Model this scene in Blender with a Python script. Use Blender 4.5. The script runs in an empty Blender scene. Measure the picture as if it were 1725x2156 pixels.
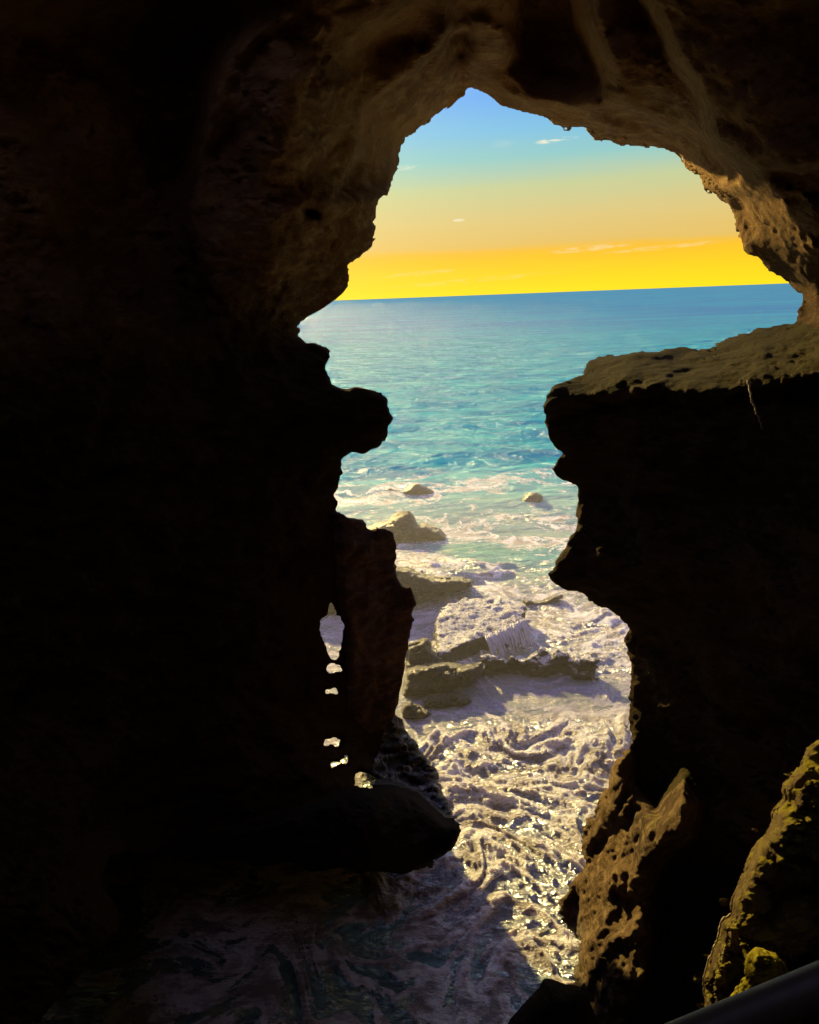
import bpy, math
import numpy as np
from mathutils import Matrix, Vector

F = np.float32
scene = bpy.context.scene
COL = scene.collection

# ------------------------------------------------------------------ camera geometry
FPX, CX, CY = 1660.0, 862.5, 1078.0          # focal length and centre, photo measured 1725 x 2156
EYE = np.array([0.0, 0.0, 6.0])              # six metres above the sea
PITCH, ROLL = math.radians(15.2), math.radians(2.19)
_f = np.array([0, math.cos(PITCH), -math.sin(PITCH)])
_v = np.array([0, math.sin(PITCH), math.cos(PITCH)])
_h = np.array([1.0, 0, 0])
_r = math.cos(ROLL) * _h - math.sin(ROLL) * _v
_u = math.sin(ROLL) * _h + math.cos(ROLL) * _v

def ray(u, v):
    a = (np.asarray(u, float) - CX) / FPX
    b = -(np.asarray(v, float) - CY) / FPX
    return _f + a[..., None] * _r + b[..., None] * _u

def at_y(u, v, y):
    d = ray(u, v)
    return EYE + d * (np.asarray(y, float) / d[..., 1])[..., None]

def at_z(u, v, z=0.0):
    d = ray(u, v)
    return EYE + d * ((z - EYE[2]) / d[..., 2])[..., None]

cam = bpy.data.cameras.new('camera')
cam.sensor_fit = 'VERTICAL'; cam.sensor_height = 24.0
cam.lens = 24.0 * FPX / 2156.0
cam.clip_start = 0.05; cam.clip_end = 60000
cam_o = bpy.data.objects.new('camera', cam); COL.objects.link(cam_o)
m = Matrix.Identity(4)
for i in range(3):
    m[i][0], m[i][1], m[i][2], m[i][3] = _r[i], _u[i], -_f[i], EYE[i]
cam_o.matrix_world = m
scene.camera = cam_o

# ------------------------------------------------------------------ noise
_rng = np.random.RandomState(11)
_N = 64
_ang = _rng.rand(_N, _N, _N) * 2 * np.pi
_cz = _rng.rand(_N, _N, _N) * 2 - 1
_sz = np.sqrt(1 - _cz ** 2)
GX = (np.cos(_ang) * _sz).astype(F).ravel(); GY = (np.sin(_ang) * _sz).astype(F).ravel(); GZ = _cz.astype(F).ravel()

def perlin(x, y, z):
    x = np.asarray(x, F); y = np.asarray(y, F); z = np.asarray(z, F)
    xi = np.floor(x); yi = np.floor(y); zi = np.floor(z)
    fx = x - xi; fy = y - yi; fz = z - zi
    xi = xi.astype(np.int32); yi = yi.astype(np.int32); zi = zi.astype(np.int32)
    wx = fx * fx * fx * (fx * (fx * 6 - 15) + 10)
    wy = fy * fy * fy * (fy * (fy * 6 - 15) + 10)
    wz = fz * fz * fz * (fz * (fz * 6 - 15) + 10)
    M = _N - 1
    def g(dx, dy, dz):
        k = (((xi + dx) & M) * _N + ((yi + dy) & M)) * _N + ((zi + dz) & M)
        return GX[k] * (fx - dx) + GY[k] * (fy - dy) + GZ[k] * (fz - dz)
    a = g(0, 0, 0); a += wx * (g(1, 0, 0) - a)
    b = g(0, 1, 0); b += wx * (g(1, 1, 0) - b)
    a += wy * (b - a)
    c = g(0, 0, 1); c += wx * (g(1, 0, 1) - c)
    d = g(0, 1, 1); d += wx * (g(1, 1, 1) - d)
    c += wy * (d - c)
    return a + wz * (c - a)

def fbm(x, y, z, n=4, lac=2.03, gain=0.5):
    s = 0; a = 1.0
    for i in range(n):
        s = s + a * perlin(x + 17.3 * i, y - 9.1 * i, z + 5.7 * i)
        x = x * lac; y = y * lac; z = z * lac; a *= gain
    return s

def billow(x, y, z, n=4, lac=2.03, gain=0.5):
    s = 0; a = 1.0
    for i in range(n):
        s = s + a * (np.abs(perlin(x + 7.9 * i, y + 3.1 * i, z - 11.7 * i)) - 0.22)
        x = x * lac; y = y * lac; z = z * lac; a *= gain
    return s

def smooth(a, b, x):
    t = np.clip((x - a) / (b - a), 0, 1)
    return t * t * (3 - 2 * t)

# ------------------------------------------------------------------ meshing
def surface_nets(f):
    """f: 3D array, <0 inside. Returns vertices in grid coordinates and quads (outward winding)."""
    nx, ny, nz = f.shape
    ins = f < 0
    cnt = np.zeros((nx - 1, ny - 1, nz - 1), np.int8)
    for i in (0, 1):
        for j in (0, 1):
            for k in (0, 1):
                cnt += ins[i:nx - 1 + i, j:ny - 1 + j, k:nz - 1 + k]
    mix = (cnt > 0) & (cnt < 8)
    I, J, K = np.nonzero(mix)
    vid = np.full(mix.shape, -1, np.int32); vid[I, J, K] = np.arange(len(I), dtype=np.int32)
    acc = np.zeros((len(I), 3), np.float64); n = np.zeros(len(I))
    for ax in range(3):
        oth = [a for a in range(3) if a != ax]
        for p in (0, 1):
            for q in (0, 1):
                o = [0, 0, 0]; o[oth[0]] = p; o[oth[1]] = q
                e = list(o); e[ax] = 1
                a = f[I + o[0], J + o[1], K + o[2]]; b = f[I + e[0], J + e[1], K + e[2]]
                c = (a < 0) != (b < 0)
                t = np.where(c, a / np.where(c, a - b, 1), 0)
                for d in range(3):
                    acc[:, d] += np.where(c, (t if d == ax else o[d]), 0)
                n += c
    verts = acc / n[:, None] + np.stack([I, J, K], 1)
    quads = []
    for ax in range(3):
        a1, a2 = [(1, 2), (2, 0), (0, 1)][ax]
        sl0 = [slice(None)] * 3; sl1 = [slice(None)] * 3
        sl0[ax] = slice(0, -1); sl1[ax] = slice(1, None)
        A = ins[tuple(sl0)]; B = ins[tuple(sl1)]
        idx = np.stack(np.nonzero(A != B), 1)
        ok = (idx[:, a1] > 0) & (idx[:, a2] > 0) & (idx[:, a1] < f.shape[a1] - 1) & (idx[:, a2] < f.shape[a2] - 1)
        idx = idx[ok]
        fl = A[idx[:, 0], idx[:, 1], idx[:, 2]]
        def cell(d1, d2):
            q = idx.copy(); q[:, a1] += d1; q[:, a2] += d2
            return vid[q[:, 0], q[:, 1], q[:, 2]]
        q = np.stack([cell(-1, -1), cell(0, -1), cell(0, 0), cell(-1, 0)], 1)
        q[~fl] = q[~fl][:, ::-1]
        quads.append(q)
    return verts, np.concatenate(quads)

def make_mesh(name, verts, quads, mat, parent=None, smooth_shade=True, attrs=None):
    me = bpy.data.meshes.new(name)
    nv, nq = len(verts), len(quads); k = quads.shape[1]
    me.vertices.add(nv); me.vertices.foreach_set('co', np.asarray(verts, F).ravel())
    me.loops.add(nq * k); me.loops.foreach_set('vertex_index', quads.astype(np.int32).ravel())
    me.polygons.add(nq)
    me.polygons.foreach_set('loop_start', np.arange(0, nq * k, k, dtype=np.int32))
    me.polygons.foreach_set('use_smooth', np.full(nq, smooth_shade))
    for an, av in (attrs or {}).items():
        at = me.attributes.new(an, 'FLOAT', 'POINT'); at.data.foreach_set('value', np.asarray(av, F))
    me.update(calc_edges=True)
    me.materials.append(mat)
    o = bpy.data.objects.new(name, me); COL.objects.link(o)
    if parent: o.parent = parent
    return o

def sub_mesh(verts, quads, sel):
    q = quads[sel]
    u, inv = np.unique(q, return_inverse=True)
    return verts[u], inv.reshape(q.shape), u

def tag(o, label, cat=None, group=None, kind=None):
    o['label'] = label
    if cat: o['category'] = cat
    if group: o['group'] = group
    if kind: o['kind'] = kind
    return o

def poly_sd(U, V, poly):
    """signed pixel distance to a closed polygon, positive inside"""
    P = np.asarray(poly, F); Q = np.roll(P, -1, 0)
    d2 = np.full(U.shape, 1e12, F); ins = np.zeros(U.shape, bool)
    for (x0, y0), (x1, y1) in zip(P, Q):
        ex, ey = x1 - x0, y1 - y0
        t = np.clip(((U - x0) * ex + (V - y0) * ey) / max(ex * ex + ey * ey, 1e-9), 0, 1)
        d2 = np.minimum(d2, (U - x0 - t * ex) ** 2 + (V - y0 - t * ey) ** 2)
        if y0 != y1:
            c = ((y0 > V) != (y1 > V)) & (U < (x1 - x0) * (V - y0) / (y1 - y0) + x0)
            ins ^= c
    d = np.sqrt(d2)
    return np.where(ins, d, -d)

def line_sd(U, V, pts):
    P = np.asarray(pts, F)
    d2 = np.full(U.shape, 1e12, F)
    for (x0, y0), (x1, y1) in zip(P[:-1], P[1:]):
        ex, ey = x1 - x0, y1 - y0
        t = np.clip(((U - x0) * ex + (V - y0) * ey) / max(ex * ex + ey * ey, 1e-9), 0, 1)
        d2 = np.minimum(d2, (U - x0 - t * ex) ** 2 + (V - y0 - t * ey) ** 2)
    return np.sqrt(d2)

# ------------------------------------------------------------------ materials
def srgb(r, g, b):
    def c(x):
        x /= 255.0
        return x / 12.92 if x <= 0.04045 else ((x + 0.055) / 1.055) ** 2.4
    return (c(r), c(g), c(b), 1)

class NT:
    def __init__(s, name):
        s.m = bpy.data.materials.new(name); s.m.use_nodes = True
        s.t = s.m.node_tree; s.t.nodes.clear()
        s.out = s.n('ShaderNodeOutputMaterial')
    def n(s, typ, **kw):
        nd = s.t.nodes.new(typ)
        for k, v in kw.items():
            if k.startswith('i_'):
                key = k[2:]
                key = int(key) if key.isdigit() else key.replace('_', ' ')
                s.set(nd.inputs[key], v)
            else:
                setattr(nd, k, v)
        return nd
    def set(s, sock, v):
        if isinstance(v, bpy.types.NodeSocket): s.t.links.new(v, sock)
        else: sock.default_value = v
    def math(s, op, a, b=None, c=None, clamp=False):
        nd = s.n('ShaderNodeMath', operation=op, use_clamp=clamp)
        for i, x in enumerate((a, b, c)):
            if x is not None: s.set(nd.inputs[i], x)
        return nd.outputs[0]
    def mix(s, fac, a, b, typ='MIX'):
        nd = s.n('ShaderNodeMix', data_type='RGBA', blend_type=typ)
        s.set(nd.inputs[0], fac); s.set(nd.inputs[6], a); s.set(nd.inputs[7], b)
        return nd.outputs[2]
    def noise(s, vec, scale, detail=4, rough=0.55, dist=0.0):
        nd = s.n('ShaderNodeTexNoise', i_Vector=vec, i_Scale=scale, i_Detail=detail, i_Roughness=rough, i_Distortion=dist)
        return nd.outputs[0]
    def ss(s, x, a, b, lo=0.0, hi=1.0):
        nd = s.n('ShaderNodeMapRange', interpolation_type='SMOOTHSTEP')
        for i, q in enumerate((x, a, b, lo, hi)): s.set(nd.inputs[i], q)
        return nd.outputs[0]
    def pos(s, sx=1, sy=1, sz=1):
        g = s.n('ShaderNodeNewGeometry')
        mp = s.n('ShaderNodeMapping', i_Vector=g.outputs['Position']); mp.inputs['Scale'].default_value = (sx, sy, sz)
        return mp.outputs[0]

def rock_material(name, c0, c1, c2, low=None, moss=None, moss_lo=0.35, moss_hi=0.8, wet_z=0.9, bump=0.09, foam_top=False, runs=False):
    t = NT(name)
    p = t.pos()
    ps = t.pos(1, 1, 2.6)
    big = t.noise(p, 0.9, 5, 0.6, 0.4)
    mid = t.noise(ps, 5.0, 6, 0.65, 0.3)
    fine = t.noise(p, 26.0, 5, 0.7)
    col = t.mix(t.ss(big, 0.38, 0.62), c0, c1)
    col = t.mix(t.ss(mid, 0.42, 0.72), col, c2)
    col = t.mix(t.ss(fine, 0.55, 0.75, 0, 0.5), col, (c0[0] * .35, c0[1] * .35, c0[2] * .35, 1))
    pit = t.noise(t.pos(1, 1, 1.5), 13.0, 9, .78, .2)
    col = t.mix(t.ss(pit, .56, .72, 0, .75), col, (c1[0] * .25, c1[1] * .22, c1[2] * .2, 1))
    col = t.mix(t.ss(pit, .44, .30, 0, .45), col, (min(c2[0] * 1.25, .7), min(c2[1] * 1.25, .6), c2[2] * 1.2, 1))
    geo = t.n('ShaderNodeNewGeometry')
    sep = t.n('ShaderNodeSeparateXYZ', i_0=geo.outputs['Normal'])
    zp = t.n('ShaderNodeSeparateXYZ', i_0=geo.outputs['Position'])
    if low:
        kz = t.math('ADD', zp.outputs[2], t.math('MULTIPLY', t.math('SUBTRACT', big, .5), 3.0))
        col = t.mix(t.ss(kz, 5.4, 7.4, 1, 0), col, t.mix(1.0, col, low, 'MULTIPLY'))  # lower rock multiplied darker: the gloom of the cave put into its colour
    if moss:
        k = t.math('ADD', sep.outputs[2], t.math('MULTIPLY', t.math('SUBTRACT', mid, 0.5), 1.6))
        k = t.ss(k, moss_lo, moss_hi)
        mc = t.mix(t.noise(p, 9, 3), moss, (moss[0] * .45, moss[1] * .5, moss[2] * .5, 1))
        col = t.mix(k, col, mc)
    wet = t.ss(t.math('ADD', zp.outputs[2], t.math('MULTIPLY', t.math('SUBTRACT', big, .5), 1.2)), wet_z * 0.4, wet_z, 1, 0)
    col = t.mix(t.math('MULTIPLY', wet, .55), col, (0.012, 0.01, 0.008, 1))
    if foam_top:
        k = t.math('ADD', sep.outputs[2], t.math('MULTIPLY', t.math('SUBTRACT', mid, 0.5), 1.2))
        k = t.math('MULTIPLY', t.ss(k, 0.55, 0.85), t.ss(t.math('ADD', t.math('MULTIPLY', fine, .6), t.math('MULTIPLY', pit, .4)), .40, .56))
        col = t.mix(k, col, (0.75, 0.74, 0.7, 1))
    if runs:
        rn = t.noise(t.pos(1, 1, .35), 7, 4, .6, .8)
        kr = t.math('MULTIPLY', t.ss(t.math('ABSOLUTE', t.math('SUBTRACT', rn, .5)), 0, .035, 1, 0), t.ss(mid, .42, .6))
        col = t.mix(kr, col, (.7, .7, .74, 1))
    ro = t.math('MULTIPLY_ADD', wet, -0.62, 0.92)
    h = t.math('ADD', t.math('MULTIPLY', mid, 1.0), t.math('ADD', t.math('MULTIPLY', fine, 0.30), t.math('MULTIPLY', pit, -.45)))
    h = t.math('ADD', h, t.math('MULTIPLY', t.noise(p, 90, 3, .7), .1))
    bp = t.n('ShaderNodeBump', i_Strength=1.0, i_Distance=bump, i_Height=h)
    bs = t.n('ShaderNodeBsdfPrincipled', i_Base_Color=col, i_Roughness=ro, i_Normal=bp.outputs[0])
    t.set(bs.inputs['Specular IOR Level'], t.math('MULTIPLY_ADD', wet, .5, .04))
    t.t.links.new(bs.outputs[0], t.out.inputs[0])
    return t.m

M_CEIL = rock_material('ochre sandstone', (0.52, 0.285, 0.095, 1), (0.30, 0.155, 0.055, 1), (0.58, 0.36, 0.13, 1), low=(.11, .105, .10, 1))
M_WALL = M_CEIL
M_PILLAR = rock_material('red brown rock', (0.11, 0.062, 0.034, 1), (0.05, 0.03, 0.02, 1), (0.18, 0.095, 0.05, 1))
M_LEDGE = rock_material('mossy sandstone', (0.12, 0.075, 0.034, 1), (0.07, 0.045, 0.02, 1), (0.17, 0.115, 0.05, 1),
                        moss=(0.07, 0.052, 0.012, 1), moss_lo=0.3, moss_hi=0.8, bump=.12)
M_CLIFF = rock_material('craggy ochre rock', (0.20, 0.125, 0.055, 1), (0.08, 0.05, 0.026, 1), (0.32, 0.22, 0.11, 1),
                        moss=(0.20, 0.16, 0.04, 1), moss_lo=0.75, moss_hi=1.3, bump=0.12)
M_MOSS = rock_material('yellow mossy rock', (0.16, 0.11, 0.05, 1), (0.09, 0.06, 0.03, 1), (0.2, 0.15, 0.06, 1),
                       moss=(0.30, 0.24, 0.025, 1), moss_lo=0.35, moss_hi=0.95, bump=0.1)
M_CLUMP = rock_material('golden moss', (0.30, 0.22, 0.04, 1), (0.16, 0.11, 0.03, 1), (0.42, 0.32, 0.05, 1), moss=(0.45, 0.36, 0.03, 1), moss_lo=-.6, moss_hi=.6, bump=.12)
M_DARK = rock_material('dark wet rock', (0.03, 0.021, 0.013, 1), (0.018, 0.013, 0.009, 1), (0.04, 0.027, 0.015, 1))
M_WET = rock_material('wet black rock', (0.02, 0.018, 0.016, 1), (0.012, 0.012, 0.012, 1), (0.03, 0.025, 0.02, 1), wet_z=6.0, bump=.15, runs=True)
M_SEA_ROCK = rock_material('brown sea rock', (0.065, 0.042, 0.024, 1), (0.04, 0.027, 0.017, 1), (0.095, 0.06, 0.034, 1), wet_z=1.1)
M_SLAB = rock_material('foam washed rock', (0.07, 0.046, 0.026, 1), (0.045, 0.03, 0.018, 1), (0.10, 0.066, 0.036, 1), wet_z=0.45, foam_top=True)

# ------------------------------------------------------------------ outlines read from the photograph (1725 x 2156)
LEFT_EDGE = [(1009,193),(1003,189),(997,187),(988,187),(984,190),(980.7,201),(964.6,215),(932,233),(900,257.5),(876,275.6),(854,293.8),(848,306),(840,330),
 (839,354),(832.7,366),(827.8,386),(815.8,410.4),(799.7,418.5),(795.6,434.6),(793.6,475),(792.4,511),(785.6,523),(759,543),
 (737,563),(738,587.5),(735,603.6),(723,622),(699,636),(683,652),(659,668),(634.7,680),(628,686),(634,692),(634,698),(628,706),(644,720),
 (678.4,730.4),(696.5,736.5),(698.6,754.6),(688.5,766.6),(692.5,790.8),(702.6,809),(718.7,817),(746.8,813),(771,819.8),
 (799,827),(815,835),(817,851),(827,879),(821,899.4),(817,919.6),(803,931.6),(797,943.7),(771,955.8),(738.8,957.8),
 (722.7,971.9),(720.7,996),(712.6,1000),(710.6,1024),(704.6,1044),(706.6,1064.4),(702.6,1072.5),(710.6,1082.5),
 (734.8,1088.6),(763,1094.6),(779,1110.7),(803,1112.7),(829,1118.8),(836,1140.9),(837.4,1169),(835.4,1193),(839.4,1217),
 (847.4,1233.4),(863.5,1233.4),(875.6,1253.6),(877,1273.7),(868,1292),(874,1304),(868,1325.5),(863.4,1349.8),(860.4,1374),
 (855.8,1398.6),(849.7,1438),(843.6,1462.6),(837.5,1490),(836,1504),(855.8,1520.5),(862,1545),(875,1563),(897,1588),(917,1610),
 (929,1636),(932,1660),(944,1680),(956,1705),(966,1722),(973.4,1743),(967.3,1763),(957.3,1783),(935,1800),(910,1825),(880,1838),(850,1843),(815,1836),(770,1842),
 (720,1829),(660,1835),(600,1820),(540,1827),(470,1812),(410,1818),(350,1803),(300,1808),(272,1800),(235,1812),(220,1845),(225,1872),(240,1900),(257,1925),(254,1945),(247,1960),(225,1988),(200,2020),(177,2045),(133,2093),
 (80,2150),(20,2210),(-40,2290),(-60,2420)]
RIGHT_EDGE = [(1250,2420),(1215,2200),(1204,2053.7),(1212,2030),(1216,2017.5),(1214,1997.4),(1208,1969),(1196,1945),(1180,1917),(1175.9,1900.8),
 (1208,1852.5),(1228,1816),(1224,1796),(1228,1744),(1236,1724),(1249,1714),(1262,1690),(1273,1654),(1279,1626),(1289,1598),
 (1321.5,1574),(1327.5,1545.7),(1321.5,1517.5),(1321.5,1485),(1329.5,1457),(1327.5,1417),(1323.5,1384.7),(1317.5,1352.5),
 (1315.5,1328),(1301,1304),(1281,1284),(1260,1278),(1240,1261.6),(1216,1249.5),(1184,1239.5),(1159.8,1225.4),(1153.7,1209),
 (1171.8,1177),(1192,1153),(1204,1124.8),(1214,1096.6),(1208,1076.5),(1214,1064),(1214,1036),(1208,1026),(1175.9,1008),
 (1163.8,988),(1165.8,967.8),(1175.9,955.8),(1161.8,939.7),(1151.7,911.5),(1144.9,883),(1143.7,855),(1151.7,831),(1167.8,811),
 (1208,794.8),(1230,776.7),(1244,754.6),(1276.5,744.5),(1324.8,738.5),(1373,735),(1433,732.5),(1493.8,730.4),(1526,714),
 (1558,700),(1594,688),(1642.6,682),(1669,678),(1675,672),(1685,643.8),(1689,621.7),(1675,611.6),(1650.7,597.6),(1618.5,569.4),(1594,543),
 (1568,527),(1554,491),(1542,454.7),(1536,432.6),(1510,420.5),(1489.7,402.4),(1477.7,380),(1453.5,366),(1437,350),(1427,334),
 (1417,324),(1377,313.9),(1332.8,307.8),(1288.5,301.8),(1256,291.7),(1232,273.6),(1188,271.6),(1168,261.6),(1151.7,245.5),
 (1123.5,243.5),(1099.4,241.4),(1055,221),(1031,205)]
OPENING = LEFT_EDGE + RIGHT_EDGE
HOLES = [
 [(697.4,1264.5),(703,1277),(709,1289),(718.7,1304),(722.7,1322.4),(720,1350),(715.6,1368),(705,1385),(691,1374),(680.6,1356),(674,1328.5),(676,1307),(688,1296.5),(691,1280)],
 [(688,1414),(693,1404),(700,1402),(703,1410),(709,1404),(716,1405),(723,1416),(705,1417)],
 [(684,1451),(708,1450),(709,1459),(686,1461)],
 [(683,1556),(716,1555),(713,1569),(684,1571)],
 [(696,1604),(714,1596),(731,1591),(730,1606),(702,1621),(695,1616)],
 [(748,1636),(756,1626),(776,1627),(787,1641),(786,1656),(764,1657),(747,1653)],
]

# depth of the rock face, metres in front of the lens: (u, v, y)
CTRL = np.array([
 (-170,0,4.7),(-170,700,4.8),(-170,1400,4.7),(-170,2000,3.6),(-170,2320,3.2),(0,200,5.1),(0,800,5.3),(0,1400,5.2),(0,2000,4.0),(150,2050,4.3),(200,1950,4.5),(200,1850,4.9),
 (200,300,5.4),(200,900,5.7),(200,1500,5.6),(400,80,6.2),(380,350,6.6),(470,200,5.9),(600,120,5.7),(620,300,5.9),(700,400,6.2),(470,480,6.1),(430,620,6.3),(600,600,6.5),
 (720,440,6.7),(790,490,7.3),(735,590,7.3),(690,640,7.4),(630,695,7.4),(500,750,6.7),(695,750,7.2),(580,830,6.8),(825,880,7.0),(730,880,6.8),(600,1000,6.6),(710,1050,7.2),(400,1000,6.2),
 (833,1150,7.7),(760,1160,7.3),(872,1270,7.9),(850,1400,7.9),(800,1400,7.5),(735,1330,7.25),(660,1330,7.1),(560,1330,6.6),(400,1400,6.2),
 (833,1500,7.7),(900,1600,7.8),(930,1650,7.5),(780,1600,7.35),(700,1560,7.1),(800,1700,6.5),(960,1740,6.6),(900,1825,6.6),(700,1750,6.3),(500,1750,6.1),(320,1760,5.9),
 (997,187,8.3),(932,233,8.1),(854,294,7.8),(835,360,7.5),(940,160,7.3),(870,210,7.1),(790,290,6.9),(770,200,6.4),(880,90,6.3),(1020,125,7.3),(1000,50,6.5),(1120,110,6.9),(1120,0,6.2),(1130,200,7.5),
 (1100,241,8.3),(1168,262,8.3),(1232,274,8.2),(1333,308,8.0),(1417,324,7.9),(1490,402,7.6),(1536,433,7.4),(1568,527,7.3),(1650,598,7.1),(1689,622,7.0),
 (1250,130,6.3),(1250,210,6.9),(1300,40,5.9),(1370,150,6.0),(1450,250,6.2),(1500,340,6.6),(1640,500,6.5),(1700,590,6.7),(1500,100,5.5),(1650,220,5.35),(1725,350,5.35),(1600,350,5.75),(1725,100,5.2),(1890,50,4.9),(1890,500,5.1),(1725,500,5.8),
 (0,-170,4.7),(500,-170,4.8),(900,-170,5.2),(1300,-170,5.1),(1725,-170,4.2),(1890,-170,3.8),
 (1640,684,7.1),(1530,715,7.2),(1430,734,7.2),(1276,747,7.2),(1230,778,6.9),(1168,812,6.6),(1148,845,6.45),(1300,805,6.1),(1400,795,6.0),(1500,800,5.75),(1600,785,5.6),(1725,762,5.3),
 (1300,850,6.1),(1500,860,5.5),(1700,860,5.1),(1600,730,6.4),(1725,700,6.4),(1400,765,6.55),(1700,650,6.9),
 (1145,885,6.5),(1172,990,6.6),(1213,1060,6.8),(1155,1212,6.7),(1300,1000,6.15),(1500,1000,5.6),(1700,1000,4.9),(1300,1200,6.25),(1500,1200,5.6),(1700,1300,4.9),(1260,1280,6.7),(1316,1330,6.7),(1328,1450,6.6),
 (1322,1570,6.4),(1420,1450,6.15),(1550,1500,5.5),(1700,1500,5.1),(1890,900,4.2),(1890,1500,4.3),(1890,2000,4.0),
 (1289,1600,6.3),(1260,1690,6.1),(1225,1790,6.0),(1177,1900,5.8),(1214,2000,5.25),(1205,2054,5.0),(1340,1700,6.0),(1330,1850,5.55),(1300,1950,5.15),(1280,2050,4.8),(1400,1750,5.6),
 (1450,1700,5.8),(1450,1900,5.5),(1400,2050,5.1),(1550,1700,5.4),(1600,2000,4.9),(1500,2250,4.4),(1300,2250,4.5),(1725,1800,4.8),(800,2300,6.0),(500,2300,5.5),(600,2000,6.2),(950,2000,6.3),
 (1000,600,8.2),(1400,550,8.0),(1000,900,7.3),(1020,1300,7.4),(1100,1600,7.0),
], float)

def tps(U, V, C, reg=2e-3):
    P = C[:, :2] / 1000.0; z = C[:, 2]; n = len(P)
    def k(r2): return 0.5 * r2 * np.log(np.maximum(r2, 1e-12))
    A = k(((P[:, None] - P[None]) ** 2).sum(-1)) + reg * np.eye(n)
    B = np.c_[np.ones(n), P]
    S = np.linalg.solve(np.block([[A, B], [B.T, np.zeros((3, 3))]]), np.r_[z, 0, 0, 0])
    u = (U / 1000.0).astype(F); v = (V / 1000.0).astype(F)
    out = (S[n] + S[n + 1] * u + S[n + 2] * v).astype(F)
    for (px, py), w in zip(P, S[:n]):
        out += F(w) * k((u - F(px)) ** 2 + (v - F(py)) ** 2).astype(F)
    return out

def gauss(U, V, u, v, su, sv, ang=0.0):
    a = math.radians(ang)
    x = ((U - u) * math.cos(a) + (V - v) * math.sin(a)) / su
    y = (-(U - u) * math.sin(a) + (V - v) * math.cos(a)) / sv
    return np.exp(-(x * x + y * y))

# the bulging boulder of the ceiling at right: sharp far edge, dark roof beyond it
CEIL_BOULDER = [(1180,-200),(1325,-60),(1340,0),(1385,60),(1410,130),(1452,185),(1472,235),(1480,290),(1505,335),(1545,375),(1500,395),(1380,330),(1250,300),(1150,200),(1120,0)]
CLIFF = [(1333,1560),(1337,1651),(1380,1700),(1440,1640),(1474,1690),(1457,1765),(1420,1800),(1393,1828),(1381,1897),(1385,1985),(1373,2070),(1330,2130),(1264,2200),(1195,2200),(1195,2050),(1150,1900),(1220,1700),(1270,1600)]
BOULDER = [(600,1712),(690,1684),(752,1658),(800,1650),(836,1654),(880,1668),(915,1700),(940,1722),(966,1722),(990,1745),(960,1800),(860,1860),(600,1850),(330,1830),(270,1800),(360,1778),(480,1745)]
PILLAR = [(702,1080),(720,1060),(860,1090),(900,1250),(890,1420),(850,1520),(780,1545),(735,1500),(728,1330),(712,1270)]
WET = [(833,1502),(870,1540),(905,1580),(945,1640),(985,1745),(966,1724),(940,1722),(915,1700),(880,1668),(830,1652),(775,1652),(790,1600),(808,1540)]
LEDGE = [(1100,760),(1240,730),(1500,700),(1660,668),(1720,690),(1900,690),(1900,2500),(1195,2500),(1195,2050),(1150,1900),(1220,1700),(1270,1600),(1330,1540),(1340,1340),(1260,1290),(1100,1220)]
CEIL_SPLIT = [(-400,-400),(150,-400),(300,0),(400,250),(415,500),(560,600),(640,680),(640,640),(900,400),(1400,500),(1640,660),(1690,672),(1720,690),(2100,690),(2100,-400)]

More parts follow.
